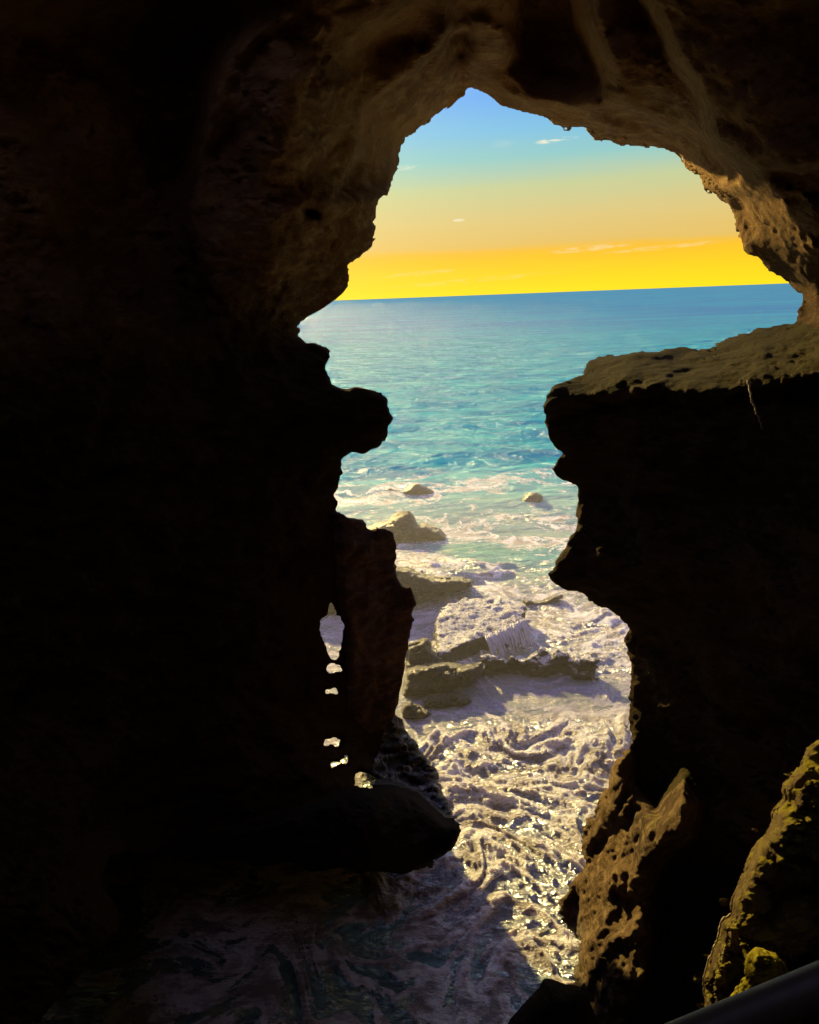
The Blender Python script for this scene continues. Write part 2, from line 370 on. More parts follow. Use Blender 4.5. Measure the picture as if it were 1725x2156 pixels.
def step_depth(U, V):
    D = tps(U, V, CTRL)
    # crisp shapes on top of the smooth face
    s = poly_sd(U, V, CEIL_BOULDER)
    right = smooth(0, 1, (U - 1250) / 120)
    D += right * (0.80 * smooth(-34, 10, s) - 0.40) * smooth(420, 330, V)
    D += 1.15 * smooth(-28, 42, poly_sd(U, V, [(1062,-220),(1078,60),(1086,140),(1128,182),(1200,200),(1262,196),(1290,180),(1262,110),(1238,40),(1215,-220)]))                     # dark hollow left of it
    D -= 0.30 * gauss(U, V, 930, 95, 22, 90, 6)                        # rib beside the hollow
    D += 0.35 * gauss(U, V, 970, 70, 22, 80, 0)
    D -= 0.18 * gauss(U, V, 1035, 105, 40, 22, 0)
    D -= 0.40 * gauss(U, V, 600, 240, 120, 150, 0) + 0.30 * gauss(U, V, 1335, 150, 85, 110, -30)                     # swelling at left
    D += 0.45 * smooth(0, 60, 445 + 25 * np.sin(V / 90.) - U) * smooth(-50, 80, V) * smooth(760, 520, V)
    D += 0.22 * gauss(U, V, 690, 380, 120, 40, -8)
    D -= 0.16 * gauss(U, V, 720, 425, 110, 22, -10)
    D += 0.5 * gauss(U, V, 655, 447, 16, 11)                           # little pit
    s = poly_sd(U, V, BOULDER)
    D -= 0.55 * smooth(-10, 22, s) * smooth(250, 600, U)               # boulder stands forward
    s = poly_sd(U, V, CLIFF)
    D -= (0.35 + 0.0065 * np.clip(U - 1290, -80, 150)) * smooth(-34, 46, s) - (0.20 * fbm(U / 48. + V / 160., V / 120., U * 0 + 9, 5, gain=.58) + .05 * fbm(U / 14., V / 40., U * 0 + 19, 3)) * smooth(0, 30, s)          # lit crag stands proud of the wall
    s = poly_sd(U, V, WET)
    D += smooth(-6, 14, s) * 0.16 * fbm(U / 45., V / 13., U * 0 + 2, 4) * 1.2
    s = poly_sd(U, V, PILLAR)
    D -= 0.10 * smooth(-10, 20, s)
    # left half of the arch: hollow roof above, smooth tunnel wall towards the rim
    TUN = [(700,420),(752,330),(759,282),(775,225),(820,189),(876,149),(932,97),(946,70),(1010,60),(1010,260),(800,520),(700,520)]
    D += 0.34 * smooth(-8, 5, poly_sd(U, V, TUN)) * smooth(1000, 950, U) * smooth(440, 380, V) - 0.15 * gauss(U, V, 840, 170, 90, 40, -38)
    D += 0.25 * gauss(U, V, 690, 310, 80, 60) + 0.45 * gauss(U, V, 820, 95, 90, 50, -30)
    lobe = line_sd(U, V, [(417,430),(421,322),(449,262),(462,193),(482,133),(530,80),(600,30)])
    D -= 0.20 * np.exp(-(lobe / 22.0) ** 2)
    so = -poly_sd(U, V, OPENING)
    arch = smooth(660, 560, V) * smooth(880, 980, U)
    wb = 10 * np.sin(U / 47.) + 7 * np.sin(V / 31. + U / 90.)
    for o_, w_, a_ in ((34, 14, .09), (105, 22, .16)):
        D -= a_ * arch * np.exp(-((so - o_ * (1 + .25 * np.sin(U / 130.)) - wb) / w_) ** 2)
    # edge of the ledge: a lip below which the face falls back
    lip = np.interp(U, [1140, 1200, 1300, 1400, 1500, 1600, 1725, 1900], [845, 822, 812, 805, 812, 795, 770, 740])
    D += np.where(U > 1130, 0.30 * smooth(8, 55, V - lip) * smooth(420, 120, V - lip), 0)
    # arch: a second ridge between rim and roof
    ridge = line_sd(U, V, [(1168,255),(1260,262),(1420,290),(1500,370),(1600,415),(1725,470)])
    D -= 0.12 * np.exp(-(ridge / 16.0) ** 2)
    ridge = line_sd(U, V, [(1545,375),(1580,390),(1640,400),(1725,440),(1800,460)])
    D -= 0.20 * np.exp(-(ridge / 20.0) ** 2)
    ridge = line_sd(U, V, [(1560,440),(1620,520),(1660,590),(1700,660)])
    D += 0.16 * np.exp(-(ridge / 18.0) ** 2)
    D += 0.10 * smooth(8, 30, -poly_sd(U, V, OPENING)) * fbm(U / 110. + V / 60., V / 11., U * 0 + 6, 4) * gauss(U, V, 1500, 740, 330, 45)
    return D

def band_noise(W, amp_big, amp_small, seed=0.0):
    x, y, z = (W[:, 0] + seed).astype(F), (W[:, 1] + 2 * seed).astype(F), (W[:, 2] - seed).astype(F)
    wx = 0.35 * perlin(x * .8, y * .8, z * .8); wz = 0.35 * perlin(x * .8 + 9, y * .8, z * .8 + 4)
    big = 0.55 * fbm(x * 0.7, y * 0.7, z * 0.9, 2) - 0.55 * billow((x + wx) * 1.3, y * 1.3, (z + wz) * 1.9, 2)
    strata = perlin((x + wx) * .6, y * .6, (z + wz + .18 * x) * 5.0)
    x2 = x + .12 * perlin(x * 3, y * 3, z * 3); z2 = z + .12 * perlin(x * 3 + 31, y * 3, z * 3)
    sm = 1.1 * fbm(x * 4.0, y * 4.0, z * 5.5, 4, gain=.6) - 1.3 * billow(x2 * 3.4, y * 3.4, z2 * 4.6, 5, gain=.62)
    return amp_big * (big + 0.18 * strata), amp_small * sm

def frustum_grid_mesh(us, vs, ys, dens):
    """dens(U, V) -> function of depth array giving (nu, nv, ny) field; returns world verts, quads, pixel coords"""
    U, V = np.meshgrid(us, vs, indexing='ij')
    f = dens(U.astype(F), V.astype(F), ys)
    f[0] = f[-1] = 1; f[:, 0] = f[:, -1] = 1; f[:, :, 0] = f[:, :, -1] = 1
    g, q = surface_nets(f)
    pu = np.interp(g[:, 0], np.arange(len(us)), us); pv = np.interp(g[:, 1], np.arange(len(vs)), vs)
    py = np.interp(g[:, 2], np.arange(len(ys)), ys)
    return at_y(pu, pv, py), q[:, ::-1], pu, pv

# ------------------------------------------------------------------ the cave
def cave_field(U, V, ys):
    D = step_depth(U, V)
    sd = poly_sd(U, V, OPENING)
    sh = np.full(U.shape, -1e4, F)
    for h in HOLES:
        sh = np.maximum(sh, poly_sd(U, V, h))
    inner = smooth(4, 90, -np.maximum(sd, sh))                       # 0 at the rim, 1 well inside the rock
    nb, ns = len(ys), None
    f = np.empty(U.shape + (len(ys),), F)
    flare = (0.25 + 0.19 * smooth(820, 1060, U) + .45 * smooth(780, 560, V)).astype(F)
    back = 10.3 + 0.9 * smooth(1000, 800, U) + 0.5 * np.sin(U / 190.) + 0.4 * np.sin(V / 230. + 1)
    for k, y in enumerate(ys):
        ff = D - y
        g = flare * np.maximum(y - D - 0.12, 0)
        fc = np.maximum(sd * (y / FPX) + g, (sh - 1.0 + 1.5 * np.sin(U / 3.1 + V / 4.7) * np.sin(V / 3.7))  * (y / FPX) + 0.13 * np.maximum(y - D - 0.12, 0))
        kk = 0.05
        h = np.clip(0.5 + 0.5 * (ff - fc) / kk, 0, 1)
        fm = fc * (1 - h) + ff * h + kk * h * (1 - h)
        f[:, :, k] = np.maximum(fm, y - back)
    near = np.abs(f) < 0.55
    I, J, K = np.nonzero(near)
    W = at_y(U[I, J], V[I, J], ys[K])
    big, sm = band_noise(W, 0.34, 0.085)
    w = inner[I, J]
    lt = (gauss(U, V, 1480, 760, 420, 75) + gauss(U, V, 1700, 560, 120, 160))[I, J]
    crag = smooth(-20, 20, poly_sd(U, V, CLIFF))[I, J]
    f[I, J, K] += big * (0.06 + 0.94 * w) + sm * (0.42 + 0.58 * w) * (1 + 0.2 * crag + 0.8 * lt * w)
    return f

us = np.arange(-165, 1892, 4.0); vs = np.arange(-165, 2325, 4.0); ys = np.arange(2.9, 12.3, 0.075)
Wv, Q, PU, PV = frustum_grid_mesh(us, vs, ys, cave_field)
cu = PU[Q].mean(1).astype(F); cv = PV[Q].mean(1).astype(F)
cy = Wv[Q][:, :, 1].mean(1)
lab = np.zeros(len(Q), int)
lab[poly_sd(cu, cv, CEIL_SPLIT) > 0] = 1
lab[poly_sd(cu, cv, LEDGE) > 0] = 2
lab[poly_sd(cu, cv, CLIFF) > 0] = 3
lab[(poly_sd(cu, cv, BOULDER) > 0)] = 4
lab[poly_sd(cu, cv, PILLAR) > 0] = 5
lab[poly_sd(cu, cv, WET) > 0] = 6

# roof and sides of the cave around and behind the viewer
def shell():
    n, mth = 90, 60
    ph = np.linspace(0, 2 * np.pi, n, endpoint=False); th = np.linspace(0.02, np.pi - 0.02, mth)
    T, P = np.meshgrid(th, ph, indexing='ij')
    d = np.stack([np.sin(T) * np.sin(P), np.sin(T) * np.cos(P), np.cos(T)], -1)
    d2 = d.reshape(-1, 3)
    r = 7.0 + 1.9 * d2[:, 1] + 0.8 * fbm(d2[:, 0] * 2.2, d2[:, 1] * 2.2, d2[:, 2] * 2.2, 4)
    v = EYE + d2 * r[:, None]
    a = np.arange(mth - 1)[:, None] * n + np.arange(n)[None]
    b = np.arange(mth - 1)[:, None] * n + (np.arange(n)[None] + 1) % n
    q = np.stack([a, b, b + n, a + n], -1).reshape(-1, 4)
    c = v[q].mean(1) - EYE
    zf = c @ _f
    uu = CX + FPX * (c @ _r) / np.maximum(zf, 1e-3); vv = CY - FPX * (c @ _u) / np.maximum(zf, 1e-3)
    inside = (zf > 0.2) & (uu > -110) & (uu < 1835) & (vv > -110) & (vv < 2420)
    added_gap = (c / np.linalg.norm(c, axis=1)[:, None]) @ (np.array([-.30, -.12, .94]) / np.linalg.norm([-.30, -.12, .94])) > math.cos(math.radians(21.5))
    return v, q[~inside & ~added_gap]                       # roof hole added above the viewer to brighten the water at left

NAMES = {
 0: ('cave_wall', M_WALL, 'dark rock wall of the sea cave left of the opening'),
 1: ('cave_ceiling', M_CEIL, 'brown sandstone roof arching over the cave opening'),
}
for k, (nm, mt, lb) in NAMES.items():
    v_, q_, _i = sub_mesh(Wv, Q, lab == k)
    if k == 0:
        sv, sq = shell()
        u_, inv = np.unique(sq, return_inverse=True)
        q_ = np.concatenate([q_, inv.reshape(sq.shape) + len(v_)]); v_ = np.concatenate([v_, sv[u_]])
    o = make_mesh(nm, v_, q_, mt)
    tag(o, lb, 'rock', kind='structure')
THINGS = {
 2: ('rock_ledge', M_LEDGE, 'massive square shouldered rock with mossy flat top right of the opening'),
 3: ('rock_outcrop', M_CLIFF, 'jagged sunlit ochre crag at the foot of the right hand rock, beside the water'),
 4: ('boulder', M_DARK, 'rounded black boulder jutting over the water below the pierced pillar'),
 6: ('wet_rock', M_WET, 'wet stepped rock glistening at the foot of the pillar above the black boulder'),
 5: ('rock_pillar', M_PILLAR, 'reddish brown rock pillar beside the small slit hole in the left wall'),
}
for k, (nm, mt, lb) in THINGS.items():
    v_, q_, _i = sub_mesh(Wv, Q, lab == k)
    tag(make_mesh(nm, v_, q_, mt), lb, 'rock')
del Wv, Q

# ------------------------------------------------------------------ separate rocks with a traced outline and real thickness
def lens_rock(name, poly, y0, thick, mat, label, cat='rock', step=4.0, round_px=60, amp=(0.10, 0.03), lean=0.0, seed=0.0, group=None, dstep=None, turn=0.0):
    P = np.asarray(poly, float)
    u0, v0 = P.min(0) - 6 * step; u1, v1 = P.max(0) + 6 * step
    us = np.arange(u0, u1, step); vs = np.arange(v0, v1, step)
    span = thick + abs(lean) * (v1 - v0) + abs(turn) * (u1 - u0) + 0.25
    dstep = dstep or max(step * y0 / FPX * 1.5, 0.02)
    ys = np.arange(y0 - span, y0 + span, dstep)
    vm = P[:, 1].max(); um = P[:, 0].mean()
    def fld(U, V, ys):
        sd = poly_sd(U, V, poly)
        yc = y0 + lean * (vm - V) + turn * (U - um)
        t = thick * np.sqrt(np.clip(1 - (1 - np.clip(sd / round_px, 0, 1)) ** 2, 0, 1))
        Y = ys[None, None, :]
        f = np.maximum(-sd[..., None] * (Y / FPX), np.abs(Y - yc[..., None]) - t[..., None]).astype(F)
        I, J, K = np.nonzero(np.abs(f) < 0.3)
        W = at_y(U[I, J], V[I, J], ys[K])
        b, s = band_noise(W, amp[0], amp[1], seed)
        w = np.clip(sd[I, J] / (round_px * .8), 0.15, 1)
        f[I, J, K] += b * w + s * (0.35 + .65 * w)
        return f
    v, q, pu, pv = frustum_grid_mesh(us, vs, ys, fld)
    return tag(make_mesh(name, v, q, mat), label, cat, group)

lens_rock('boulder', [(1167.8,2061.8),(1147.7,2057.7),(1141,2066),(1135.6,2077.9),(1111.5,2102),(1075,2142),(1060,2170),(1050,2330),(1330,2330),(1275,2190),(1256,2142),(1248,2120),(1236,2094),(1226,2080),(1216,2074),(1190,2070)],
          3.7, 0.5, M_DARK, 'angular black boulder in the foreground at the foot of the sunlit crag', amp=(0.05, 0.02), seed=3.0)
lens_rock('mossy_rock', [(1735,1545),(1725,1555),(1695,1575),(1688,1598),(1675,1619),(1660,1640),(1646.7,1651),(1645,1668),(1650,1680),(1626,1704),(1620,1730),(1602,1760),(1582,1786),(1570,1812),(1560,1842),
          (1550,1868),(1538,1895),(1534,1925),(1514,1941),(1510,1977),(1494,2013),(1478,2062),(1482,2110),(1490,2330),(1900,2330),(1900,1500)],
          4.2, 0.75, M_MOSS, 'dark rock with yellow moss and thin bright edges beside the handrail', amp=(0.46, 0.22), round_px=45, seed=5.0, step=3.5, turn=0.0004)
lens_rock('moss_clump', [(1532,2100),(1545,2080),(1560,2050),(1572,2010),(1590,1992),(1615,2000),(1640,2012),(1658,2030),(1672,2055),(1660,2090),(1600,2160),(1530,2160)],
          3.25, 0.20, M_CLUMP, 'golden yellow clump of moss growing just above the handrail', cat='moss', amp=(0.08, 0.10), round_px=35, seed=8.0, step=3.0)

def base_y(u, v):
    return float(at_z(np.array(u), np.array(v), 0.0)[1])

SEA_ROCKS = [
 ('sea_rock', [(846,1034),(858,1024),(872,1018),(880,1016),(890,1021),(903,1027),(914,1034),(918,1046),(846,1046)], 1039, 0.55, 'low pointed brown rock awash, farthest from the cave opening'),
 ('sea_rock', [(786,1036),(800,1031),(818,1026),(830,1029),(846,1030),(850,1044),(786,1044)], 1038, 0.35, 'flat sliver of rock in the foam beside the far pointed rock'),
 ('sea_rock', [(1098,1051),(1105,1042),(1116,1035),(1128,1035),(1140,1040),(1146,1048),(1146,1060),(1140,1070),(1108,1070),(1100,1060)], 1063, 0.40, 'small dark squarish rock alone in the foam at right'),
 ('sea_rock', [(770,1110),(795,1098),(815,1094),(828,1082),(845,1074),(862,1074),(872,1084),(880,1101),(900,1101),(918,1107),(930,1114),(938,1124),(946,1140),(770,1150)], 1130, 0.7, 'brown two humped rock in the surf beyond the pillar'),
 ('sea_rock', [(610,1215),(680,1200),(760,1196),(838,1191),(860,1193),(885,1203),(910,1212),(940,1211),(970,1213),(990,1217),(999,1224),(996,1236),(970,1243),(930,1250),(890,1275),(860,1300),(700,1306),(610,1302)], 1262, 0.7, 'long low brown rock emerging from behind the pillar'),
 ('sea_rock', [(1098,1262),(1112,1259),(1124,1264),(1140,1263),(1160,1253),(1186,1249),(1186,1258),(1164,1272),(1140,1282),(1104,1282)], 1272, 0.3, 'small crooked rock in the foam behind the slabs'),
 ('sea_rock', [(850,1356),(870,1350),(882,1346),(892,1341),(902,1343),(910,1352),(909,1366),(922,1376),(934,1384),(940,1420),(850,1440)], 1416, 0.45, 'notched upright rock between pillar and waterfall slab'),
 ('sea_rock', [(846,1440),(852,1410),(880,1398),(930,1392),(980,1398),(1016,1392),(1016,1420),(996,1440),(966,1452),(930,1462),(880,1470),(840,1475)], 1446, 0.45, 'broad dark rock base under the notched rock'),
 ('sea_rock', [(886,1475),(900,1464),(925,1458),(960,1456),(985,1464),(998,1474),(990,1492),(890,1500)], 1480, 0.30, 'low wave washed rock just in front of the slabs'),
 ('sea_rock', [(842,1500),(846,1482),(862,1474),(884,1484),(905,1494),(915,1506),(900,1524),(850,1530)], 1506, 0.3, 'rounded wet rock at the foot of the pillar'),
]
for i, (nm, poly, vb, th, lb) in enumerate(SEA_ROCKS):
    um = float(np.mean([p[0] for p in poly]))
    lens_rock(nm, poly, base_y(um, vb), th, M_SEA_ROCK, lb, step=2.5, round_px=24, amp=(0.18, 0.12), lean=0.002, seed=10.0 + i, group='rocks in the surf')

# two slabs: boxes in the world, rotated, rough
def slab(name, corners_px, z_top, z_bot, mat, label, seed, rough=0.09, tilt=(0, 0), res=0.03):
    """corners_px: the top outline as pixels on the plane z_top"""
    P = np.array([at_z(np.array(u), np.array(v), z_top)[:2] for u, v in corners_px])
    lo = P.min(0) - .3; hi = P.max(0) + .3
    xs = np.arange(lo[0], hi[0], res); yy = np.arange(lo[1], hi[1], res); zz = np.arange(z_bot - .2, z_top + .45, res)
    X, Y = np.meshgrid(xs, yy, indexing='ij')
    sd = poly_sd(X.astype(F), Y.astype(F), P)
    c = P.mean(0)
    zt = z_top + tilt[0] * (X - c[0]) + tilt[1] * (Y - c[1])
    Z = zz[None, None, :]
    f = np.maximum(np.maximum(-sd[..., None] + 0.10 * (Z - z_top), Z - zt[..., None]), z_bot - Z).astype(F)
    G = np.stack(np.broadcast_arrays(X[..., None], Y[..., None], Z), -1).reshape(-1, 3)
    b, s = band_noise(G, rough, rough * .55, seed)
    f += (b + s).reshape(f.shape)
    f[0] = f[-1] = 1; f[:, 0] = f[:, -1] = 1; f[:, :, 0] = f[:, :, -1] = 1
    g, q = surface_nets(f)
    v = np.stack([xs[0] + g[:, 0] * res, yy[0] + g[:, 1] * res, zz[0] + g[:, 2] * res], 1)
    return tag(make_mesh(name, v, q[:, ::-1] if False else q, mat), label, 'rock', 'rocks in the surf')

slab('rock_slab', [(925,1378),(985,1348),(1050,1330),(1105,1300),(1108,1280),(1060,1262),(980,1258),(930,1275),(915,1310)], 0.36, -0.5, M_SLAB,
     'tilted rock slab covered in foam with water spilling over its edge', 31.0, tilt=(0.04, 0.0))
slab('rock_slab', [(1012,1392),(1075,1388),(1120,1392),(1180,1384),(1210,1392),(1250,1398),(1254,1385),(1205,1366),(1160,1366),(1120,1372),(1060,1372),(1020,1378)], 0.30, -0.5, M_SLAB,
     'flat topped dark rock slab with a foam rim in front of the waterfall', 37.0, rough=0.16)

# ------------------------------------------------------------------ sea
SUN_AZ, SUN_EL = math.radians(-21), math.radians(19)      # azimuth from +Y, negative = left
SUN_DIR = np.array([math.sin(SUN_AZ) * math.cos(SUN_EL), math.cos(SUN_AZ) * math.cos(SUN_EL), math.sin(SUN_EL)])

def rank(t, sel):
    """values to 0..1 by rank, so that cover fractions come out as asked"""
    q = np.quantile(t[sel][::7], np.linspace(0, 1, 101))
    return np.interp(t, q, np.linspace(0, 1, 101)).astype(F)

def sea_mesh():
    h = EYE[2]
    dep = np.radians(np.r_[np.arange(62, 50, -0.5), np.arange(50, 4.0, -0.075), np.arange(4.0, 0.6, -0.05), np.arange(0.6, 0.02, -0.03)])
    r = np.r_[0.3, 1.2, 2.2, h / np.tan(dep), 40000.0]
    a = np.radians(np.r_[np.arange(-180, -50, 4.0), np.arange(-50, -31, 0.5), np.arange(-31, 31, 0.085), np.arange(31, 50, 0.5), np.arange(50, 180.1, 4.0)])
    R, A = np.meshgrid(r, a, indexing='ij')
    X = R * np.sin(A); Y = R * np.cos(A)
    dr = np.gradient(r)[:, None] * np.ones_like(A)
    def lam(L):                                     # keep only waves the mesh can carry
        return smooth(1.5, 4.0, L / dr)
    x = X.astype(F); y = Y.astype(F); z0 = np.zeros_like(x)
    wob = fbm(x * .09, y * .09, z0 + 3, 3)
    wob2 = fbm(x * .35, y * .35, z0 + 7, 3)
    ph = y + 0.16 * x + 2.2 * wob + .5 * wob2
    # swell and wind chop
    Hs = 0.07 * np.sin(ph * 2 * np.pi / 7.5) * lam(7.5) * smooth(8, 18, Y) * (0.6 + wob)
    Hs += 0.07 * np.sin((y - .3 * x + 1.5 * wob2) * 2 * np.pi / 4.1 + 1.0) * lam(4.1) * smooth(9, 15, Y)
    chop = 0
    for L, am in ((6.0, .08), (3.0, .11), (1.6, .11), (0.8, .07), (0.4, .04)):
        n = perlin(x / (L * 1.9) + L * 7, (y + .2 * x) / (L * .75), z0 + L)
        chop = chop + am * (0.35 - np.abs(n)) * lam(L * .8) * 1.3
    Hs = Hs + chop * (0.20 + .80 * smooth(11, 24, Y)) * (0.7 + 0.9 * fbm(x * .05, y * .1, z0 + 21, 2))
    # boiling surf near the rocks: rounded lumps, then torn threads
    surf = smooth(27, 14, Y + 2.5 * wob + .10 * X)
    # stir the water: carry the pattern along a swirling flow so that it marbles
    wx, wy = x.copy(), y.copy()
    near_ = smooth(34, 22, R).astype(F)
    def stir(wx, wy, L, amt, n, zoff):
        e = F(.03 * L)
        for k_ in range(n):
            p0 = perlin(wx / L, wy / L, z0 + zoff + .13 * k_)
            gx = (perlin((wx + e) / L, wy / L, z0 + zoff + .13 * k_) - p0) / e
            gy = (perlin(wx / L, (wy + e) / L, z0 + zoff + .13 * k_) - p0) / e
            wx = wx + F(amt) * gy * near_ * F(L); wy = wy - F(amt) * gx * near_ * F(L)
        return wx, wy
    wx, wy = stir(wx, wy, 2.1, .12, 4, 40.0)
    wx, wy = stir(wx, wy, .8, .05, 4, 47.0)
    wx, wy = stir(wx, wy, .33, .02, 3, 53.0)
    calm_shade = np.clip(.8 * smooth(.2, -.4, X) * smooth(8.2, 8.8, Y) * smooth(16, 14, Y) + 1.1 * np.exp(-((Y - 10.9 - .3 * wob2) / .75) ** 2) + np.exp(-(((X - .25) / .45) ** 2 + ((Y - 13.6) / 1.0) ** 2)), 0, 1)
    lump = 0
    for i, (L, am) in enumerate(((1.2, .085), (.6, .05), (.3, .03), (.16, .016), (.08, .008))):
        n = perlin(wx / (L * 1.7) + 13 * i, wy / (L * .8), z0 + 60 + i)
        lump = lump + am * (1.5 * n if L > .2 else .5 - 2.0 * np.abs(n)) * lam(L * .8)
    thread = 0; wgt = 1.0; am = 1.0
    for i, L in enumerate((.62, .31, .16, .085, .045)):
        n = 1 - 2.4 * np.abs(perlin(wx / (L * 1.5) + 31 * i, wy / (L * .8) + .3 * wx / L, z0 + 70 + i))
        n = np.clip(n, 0, 1) ** 1.5 * wgt
        thread = thread + am * n * lam(L * .7); wgt = np.clip(n * 2.2, .15, 1); am *= .72
    swirl = fbm(wx * 2.3, wy * 4.2, z0 + 150, 5, gain=.65)
    long_ = 1 - 2.6 * np.abs(fbm(wx * .32 + 4, wy * .85, z0 + 90, 4))                # long curling streaks
    rough_patch = smooth(-.25, .35, fbm(x * .4 + 2, y * .45, z0 + 80, 3) + .35 * np.exp(-((Y - 9.2) / .9) ** 2)) * (1 - .8 * calm_shade)
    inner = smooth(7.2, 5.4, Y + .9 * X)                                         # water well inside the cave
    Hs = Hs + lump * surf * (.25 + .8 * rough_patch) * (1 - .75 * calm_shade) * (1 - .75 * inner)
    Hs = Hs + (thread * .030 + swirl * .016 + .042 * fbm(x * 6, y * 7, z0 + 160, 3, gain=.6) * lam(.14)) * surf * (1 - .55 * inner) * (1 - .7 * calm_shade) * (1 - .5 * inner)
    yc = 9.5 + .25 * np.sin(X * 1.7) + .15 * X
    Hs = Hs + 0.12 * np.exp(-((Y - yc) / .6) ** 2) * smooth(-.6, .6, X)
    Hs = Hs * smooth(400, 60, R)
    # foam cover
    patch = fbm(x * .10, y * .22, z0 + 120, 3)
    tr = rank(thread + .5 * np.clip(long_, -.5, 1) + .5 * perlin(wx * 2.2, wy * 2.2, z0 + 99), (Y > 5) & (Y < 13) & (np.abs(X) < 3))
    cov = surf * (.54 + .5 * patch + .25 * rough_patch)
    cov = np.maximum(cov, smooth(.0, .5, patch + .2 * long_) * smooth(70, 18, Y) * .5 * (.2 + np.clip(long_, 0, 1)))
    cov = cov + .10 * smooth(17.5, 16.0, Y) * smooth(11, 13, Y) + .10 * calm_shade
    wave = chop + .5 * Hs
    cov = cov + smooth(34, 24, Y) * smooth(15, 18, Y) * (.22 * smooth(.1, .8, long_) + .30 * smooth(.0, .10, wave) + .25 * patch)
    clear = np.exp(-((Y - 17.6 + .35 * (X - 2)) / 1.2) ** 2) * smooth(-.5, 1.6, X)     # green window of clear water
    cov = cov - .62 * clear + .02 * inner * (1 - .4 * np.clip(long_, 0, 1))
    cov = cov + .9 * lump * surf
    cov = np.clip(cov, 0, .95)
    foam = smooth(-.34, .34, tr - (1 - cov)) * smooth(0.01, .06, cov)
    V = np.stack([X, Y, Hs], -1).reshape(-1, 3)
    nr, na = R.shape
    i = np.arange(nr - 1)[:, None] * na + np.arange(na - 1)[None]
    q = np.stack([i, i + 1, i + na + 1, i + na], -1).reshape(-1, 4)[:, ::-1]
    murk = np.clip(surf * (1 - clear) * (1 - inner), 0, 1)
    return V, q, dict(foam=foam.ravel(), calm_shade=(calm_shade * np.ones_like(X)).ravel(), murk=murk.ravel(), inner=inner.ravel(), swirl=swirl.ravel())

